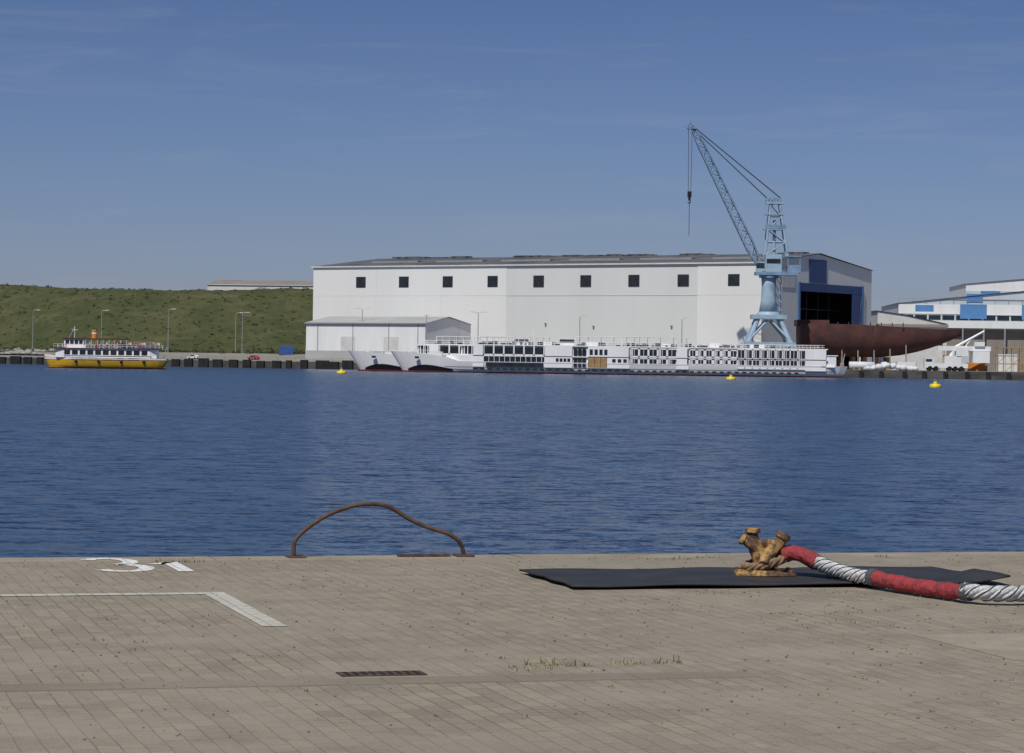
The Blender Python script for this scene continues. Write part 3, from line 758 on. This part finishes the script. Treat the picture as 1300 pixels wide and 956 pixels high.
    a.box(49,53,-3,3,8.2,10.1); g.p('wheelhouse_glass','glass').box(48.9,53.1,-3.08,3.08,9.1,9.8); a.box(48.6,53.4,-3.3,3.3,10.1,10.25)
    a.box(56,60,-2,2,8.2,9.4); a.box(92,95,-2,2,8.2,9.5); a.box(104,108,-2.5,2.5,8.2,9.2)
    fz=g.p('deck_furniture','winframe')
    for i in range(46):
        x=rnd.uniform(24,min(116,Ls-10)); y=rnd.uniform(-5,3); fz.box(x,x+rnd.uniform(.5,1.6),y,y+.7,8.25,8.25+rnd.uniform(.4,1.0))
    ap.tube([(10,0,5),(10,0,9.6)],.1,5); ap.tube([(54.5,0,10),(54.5,0,13.2)],.1,5); fz.box(Ls-3,Ls-2.4,-2,2,2,5)
    ap.tube([(Ls-1,0,4),(Ls-.4,0,7)],.06,4)
    f=g.p('foredeck_gear','offwhite'); f.box(11,15,-2.5,2.5,4.6,5.8); f.box(5,6.4,-1,1,5,6.1)
    return g.done()
ship('river_cruise_ship',(-35.2,775.8,WZ),132.0,1)
ship('river_cruise_ship.001',(-48.3,789.0,WZ),112.0,2)

# ---------------------------------------------------------------- ferry
fl0=(-124.6,713.5,WZ)
g=G('passenger_ferry',fl0)
Lf=32.8
def hbf(x): return max(.12,3.5*min(1,(x/8.0))**.6) if x<8 else (3.5 if x<27 else 3.5*(1-.3*((x-27)/5.8)**2))
def ztf(x): return 3.6-.9*sst(0,9,x)+.15*sst(24,33,x)
xsf=[0,.4,1,2,3.5,5.5,8,12,18,24,27,29,31,32.3,32.8]
g.p('hull','yellow').hull(xsf,hbf,lambda x:ztf(x)-.55,.25,rake=1.4,stern=1.4,bilge=.72)
g.p('bulwark','ship_white').hull([x+.0 for x in xsf],lambda x:hbf(x)*1.01,lambda x:ztf(x),2.4,rake=.2,stern=.1,bilge=.98,levels=1)
g.p('bottom_paint','boot').hull([1.3]+xsf[3:-1],lambda x:hbf(x)*.74,lambda x:.25,-.6,bilge=.8,levels=1)
q=g.p('main_saloon','ship_white'); q.prism([(3.4,-2.7),(5.4,-3.1),(28.5,-3.1),(30.2,-2.4),(30.2,2.4),(28.5,3.1),(5.4,3.1),(3.4,2.7)],'z',2.9,5.2)
q.box(2.6,31.6,-3.35,3.35,5.2,5.42)
q=g.p('saloon_windows','glass')
for i in range(11): q.box(5.8+i*2.05,7.35+i*2.05,-3.16,-3.1,3.65,4.9)
for i in range(2): q.box(3.3,3.36,-2.3+i*2.5,-.3+i*2.5,3.8,4.8)
q=g.p('upper_structure','ship_white'); q.box(5.6,10.8,-2.4,2.4,5.42,7.7); q.box(10.8,20,-2.2,2.2,5.42,6.2)
q=g.p('wheelhouse_roof','maroon'); q.box(5.2,11.2,-2.7,2.7,7.7,8.05); q.box(11.2,22.5,-2.9,2.9,7.7,8.0); q.box(2.5,31.7,-3.42,-3.36,5.15,5.45)
q=g.p('bridge_windows','glass')
for i in range(4): q.box(6+i*1.2,6.95+i*1.2,-2.46,-2.4,6.4,7.5)
q.box(5.52,5.6,-2.1,2.1,6.5,7.4); q.box(11.2,19.6,-2.26,-2.2,5.6,6.1)
q=g.p('posts','ship_white')
for i in range(8): 
    for sy in (-2.8,2.8): q.tube([(11.4+i*1.55,sy,5.4),(11.4+i*1.55,sy,7.8)],.06,4)
for sy in (-3.25,3.25):
    for zz in (5.9,6.4): q.tube([(3,sy,zz),(31.2,sy,zz)],.035,4)
    for i in range(24): q.tube([(3+i*1.22,sy,5.4),(3+i*1.22,sy,6.4)],.035,4)
q.tube([(8,0,8),(8,0,11.2)],.09,5); q.tube([(7.2,0,10.2),(8.8,0,10.2)],.06,4); q.tube([(8,0,10.9),(4.2,0,3.6)],.03,3)
q.tube([(31.8,0,3),(32.6,0,6)],.05,4)
q=g.p('funnel','orange'); q.tube([(13.3,0,7.9),(13.3,0,9.2)],.75,12); 
q=g.p('funnel_band','ship_white'); q.tube([(13.3,0,9.2),(13.3,0,9.6)],.76,12)
q=g.p('funnel_top','orange'); q.tube([(13.3,0,9.6),(13.3,0,10.4)],[.78,.82],12); g.p('funnel_cap','black').tube([(13.3,0,10.4),(13.3,0,10.6)],.7,12)
q=g.p('lifebuoys','red'); 
for x in (6,14.5,26): q.tube([(x+.42*math.cos(a*.7854),-3.45,5.95+.42*math.sin(a*.7854)) for a in range(9)],.1,5)
q=g.p('fender_tyres','black')
for x in (9,15,21,27): q.sphere((x,-3.55,1.9),.42,(1,.4,1),10,6)
q=g.p('stripe','maroon')
q.box(5.8,29,-3.14,-3.1,3.2,3.4)
ferry=g.done()
def person_mesh(cl,sit=False):
    v=[(0,0,.92),(0,0,1.15),(0,0,1.38),(0,0,1.50),(0,0,1.62),(0,0,1.74),(-.2,0,1.40),(-.27,.03,1.12),(-.22,-.12,.9),(.2,0,1.40),(.27,.03,1.12),(.22,-.12,.9),(-.1,0,.88),(-.11,-.02,.48),(-.11,0,.05),(-.11,-.14,.03),(.1,0,.88),(.11,-.02,.48),(.11,0,.05),(.11,-.14,.03)]
    e=[(0,1),(1,2),(2,3),(3,4),(4,5),(2,6),(6,7),(7,8),(2,9),(9,10),(10,11),(0,12),(12,13),(13,14),(14,15),(0,16),(16,17),(17,18),(18,19)]
    r=[.15,.15,.16,.06,.105,.08,.07,.05,.035,.07,.05,.035,.1,.07,.045,.035,.1,.07,.045,.035]
    me=bpy.data.meshes.new('p'); me.from_pydata(v,e,[]); o=bpy.data.objects.new('p',me); sc.collection.objects.link(o)
    md_=o.modifiers.new('k','SKIN')
    for i,s in enumerate(me.skin_vertices[0].data): s.radius=(r[i],r[i]*.85); s.use_root=(i==0)
    dg=bpy.context.evaluated_depsgraph_get(); out=bpy.data.meshes.new_from_object(o.evaluated_get(dg)); bpy.data.objects.remove(o)
    out.materials.clear(); out.materials.append(M['cloth%d'%cl]); out.materials.append(M['skin']); out.materials.append(M['cloth%d'%(3 if cl!=3 else 1)])
    for p in out.polygons:
        z=p.center.z; p.material_index= 1 if (z>1.5 and z<1.68) or abs(p.center.x)>.2 and z<1.0 else (2 if z<.9 or z>=1.68 else 0); p.use_smooth=True
    return out
pm=[person_mesh(i) for i in range(6)]
for i in range(38):
    o=bpy.data.objects.new('passenger_%d'%i,pm[i%6]); sc.collection.objects.link(o); o.parent=ferry
    o.location=(19.8+U(-.2,.2)+(i%19)*.62,-2.7+ (i//19)*U(1.2,3.5),5.42); o.rotation_euler=(0,0,U(0,6.28)); s=U(.92,1.05); o.scale=(s,s,s)
for i in range(5):
    o=bpy.data.objects.new('deck_passenger_%d'%i,pm[(i*2)%6]); sc.collection.objects.link(o); o.parent=ferry; o.location=(12.5+i*1.5,-2.5,5.42); o.rotation_euler=(0,0,U(-1,1))

for (x,y,s) in ((-40.7,640,1.0),(49.9,610,.95),(73.7,466,.85)):
    g=G('mooring_buoy',(x,y,WZ)); q=g.p('float','buoy',True)
    q.tube([(0,0,-.3),(0,0,-.05),(0,0,.15),(0,0,.5),(0,0,.62)],[.9*s,1.15*s,1.2*s,1.1*s,.8*s],16)
    q.tube([(0,0,.6),(0,0,.8),(0,0,.98)],[.5*s,.35*s,.3*s],12)
    q=g.p('ring','steel',True); q.tube([(.22*math.cos(a*.524),0,1.1+.22*math.sin(a*.524)) for a in range(13)],.05,6); g.done()

def lamp(x,y,ztop,both=False):
    z0=landz(x,y); g=G('street_lamp',(x,y,z0)); h=ztop-z0
    g.p('pole','steel').tube([(0,0,0),(0,0,h*.5),(0,0,h)],[.2,.15,.1],8)
    g.p('arm','steel').tube([(0,0,h),(.5,0,h+.35),(1.8,0,h+.45)],.08,6)
    hd=g.p('lamp_head','offwhite'); hd.prism([(1.4,h+.35),(2.7,h+.4),(2.7,h+.55),(1.5,h+.65)],'y',-.25,.25)
    if both:
        g.p('arm','steel').tube([(0,0,h),(-.5,0,h+.35),(-1.8,0,h+.45)],.08,6); hd.prism([(-1.4,h+.35),(-2.7,h+.4),(-2.7,h+.55),(-1.5,h+.65)],'y',-.25,.25)
    g.done()
for a in ((-177.6,992,17.5),(-149.6,975,17.4),(-123.6,962,18),(-99.4,962,17),(-97,962,17.2),(-50.5,900,18.0,True),(-11,858,16.6,True),(21,836,15.6),(52,822,15)): lamp(*a)
g=G('street_lamp',(-28,872,.3)); g.p('pole','steel').tube([(0,0,0),(0,0,15.6)],.12,6); g.p('head','offwhite').box(-.8,.8,-.2,.2,15.6,15.9); g.done()

g=G('ship_hull_section',(90,842,0.3))
q=g.p('hull','rusthull',True)
st=[];xs=[0,4,10,18,26,32,37,41,44,47,49.5,51.2]
for x in xs:
    u=x/51.2; keel=4.0 if x<24 else 4.0+7.2*((x-24)/27.2)**1.9; hw=8*(1-max(0,(u-.45)/.55)**1.7*.93); topz=14.2-1.3*sst(10,50,x)
    ring=[]
    for k in range(11):
        f=k/10; ring.append((x,-hw*(math.sin(f*math.pi/2)**.75),keel+(topz-keel)*f**1.9))
    full=[(a,-b,c) for a,b,c in reversed(ring[1:])]+ring; st.append(full)
base=len(q.v); n=len(st[0])
for r_ in st: q.v+=r_
for i in range(len(st)-1):
    for k in range(n-1): q.f.append((base+i*n+k,base+i*n+k+1,base+(i+1)*n+k+1,base+(i+1)*n+k))
q.f.append(tuple(base+k for k in range(n))); q.f.append(tuple(base+(len(st)-1)*n+k for k in range(n)))
q=g.p('deck','rusthull'); q.poly([(st[i][0][0],st[i][0][1],st[i][0][2]-.3) for i in range(len(st))]+[(st[i][-1][0],st[i][-1][1],st[i][-1][2]-.3) for i in reversed(range(len(st)))])
q=g.p('frames','rusthull')
for i in range(10): q.box(1+i*3.4,1.3+i*3.4,-7.5,-7.1,13,14.8)
q=g.p('upper_block','rusthull'); q.box(-1,9,-5,5,13.5,15.4)
q=g.p('plate_seams','winframe')
for x in (8,16.5,22): q.box(x,x+.12,-8.04,-7.9,12,13.6)
q=g.p('keel_blocks','wood')
for i in range(8): q.box(2+i*3.6,3.2+i*3.6,-3,3,0,4.1)
q=g.p('supports','steel')
for i in range(7): q.tube([(3+i*5,-6.5,0),(3+i*5,-5.2,7.5+.4*i)],.2,6)
g.done()

g=G('steel_pipe',(101,802,.3)); g.p('pipe','tarp',True).tube([(0,0,1.4),(7.5,0,1.4)],1.1,14); g.p('cradles','wood').box(1,1.6,-1.3,1.3,0,.6); g.p('cradles','wood').box(6,6.6,-1.3,1.3,0,.6); g.done()
g=G('tarpaulin_bundles'); q=g.p('bundles','tarp',True)
for i in range(26): 
    x=106+i*.6; q.sphere((x,801+U(-1.5,1.5),.3+.6+ (U(0,1.3) if 5<i<20 else 0)),U(.7,1.2),(1.2,1,.8),9,6)
g.done()
g=G('mobile_crane',(124,806,.3)); 
q=g.p('chassis','white'); q.box(0,13,-1.4,1.4,1.0,2.3); q.box(0,2.6,-1.4,1.4,2.3,3.8); q.box(6,11,-1.4,1.4,2.3,4.6)
q.box(4,20,-.6,.6,6.2,7.6); q.tube([(8,0,4.4),(9,0,6.4)],.6,8); q.box(9.5,13,-1.6,1.6,4.6,7.2); q.box(14.5,19.5,-1.5,1.5,2.6,6.1)
q=g.p('boom','white'); q.tube([(8,0,6.5),(18,0,12.2)],[.5,.3],6); q.tube([(12,0,7),(14,0,9.6)],.2,5); q.box(15,18,-1.2,1.2,7.6,8.9)
q=g.p('wheels','black')
for x in (1.6,3.4,7.5,9.2,11): q.tube([(x,-1.5,.75),(x,-.9,.75)],.75,12); q.tube([(x,.9,.75),(x,1.5,.75)],.75,12)
g.p('glass','glass').box(.3,2.2,-1.45,-1.4,2.8,3.6); g.p('outriggers','steel').box(4,4.6,-2.8,2.8,.1,1.0); g.p('outriggers','steel').box(12,12.6,-2.8,2.8,.1,1.0)
g.done()
def scaffold(x0,y0,n_,hh):
    g=G('scaffold_tower',(x0,y0,.3))
    q=g.p('tubes','scaf')
    for x in range(n_+1):
        for y in (0,3): q.tube([(x*2.4,y,0),(x*2.4,y,hh-(x%3))],.10,4)
    z=2.4
    while z<hh-1:
        for y in (0,3): q.tube([(0,y,z),(n_*2.4,y,z)],.09,4)
        g.p('boards','wood').box(0,n_*2.4,0,3,z+.1,z+.22); z+=2.4
    for x in range(n_): q.tube([(x*2.4,0,0 if x%2 else 2.4),(x*2.4+2.4,0,2.4 if x%2 else 4.8)],.08,4)
    g.done()
scaffold(146,806,4,9.5); scaffold(158,814,3,12.5); scaffold(134,830,3,8)
for i,(x,y,mt,hh) in enumerate(((138,812,'orange',2.6),(160,804,'offwhite',2.9),(167,806,'shipblue',2.6),(134,820,'paleblue',5.8),(118,822,'white',2.6),(157,822,'scaf',2.6),(148,816,'white',5.4))):
    g=G('shipping_container',(x,y,.3)); q=g.p('box',mt); q.box(0,6.1,0,2.4,.12,hh)
    rb=g.p('ribs',mt)
    for k in range(19): rb.box(.2+k*.31,.33+k*.31,-.05,0,.25,hh-.15)
    g.p('corner_castings','steel').box(-.05,.15,-.08,.1,0,hh+.03); g.p('corner_castings','steel').box(5.95,6.15,-.08,.1,0,hh+.03); g.done()
g=G('shipping_container',(-80.5,925,landz(-80,925))); q=g.p('box','shipblue'); q.box(0,5,0,2.4,.1,3.2); q=g.p('ribs','shipblue'); 
for k in range(15): q.box(.2+k*.32,.33+k*.32,-.05,0,.2,3.05)
g.done()
g=G('quay_fence'); q=g.p('posts','steel')
for i in range(60):
    x=-210+i*3.2; q.tube([(x,quayY(x)+9,landz(x,quayY(x)+9)),(x,quayY(x)+9,landz(x,quayY(x)+9)+1.3)],.07,4)
    x2=x+3.2; q.tube([(x,quayY(x)+9,landz(x,quayY(x)+9)+1.25),(x2,quayY(x2)+9,landz(x2,quayY(x2)+9)+1.25)],.05,4)
g.done()
def car(x,y,mt,rz):
    g=G('parked_car',(x,y,landz(x,y)),rz)
    g.p('body',mt).prism([(0,.35),(0,.8),(.9,.95),(1.5,1.42),(3.1,1.45),(3.9,1.0),(4.3,.9),(4.35,.35)],'y',-.85,.85)
    g.p('glass','glass').prism([(1.05,.97),(1.55,1.36),(3.05,1.39),(3.7,1.0)],'y',-.87,.87)
    q=g.p('wheels','black')
    for a in (.85,3.4): q.tube([(a,-.9,.33),(a,-.65,.33)],.33,12); q.tube([(a,.65,.33),(a,.9,.33)],.33,12)
    g.done()
car(-112,928,'white',-.6); car(-90,915,'red',-.55); car(178,806,'white',0)
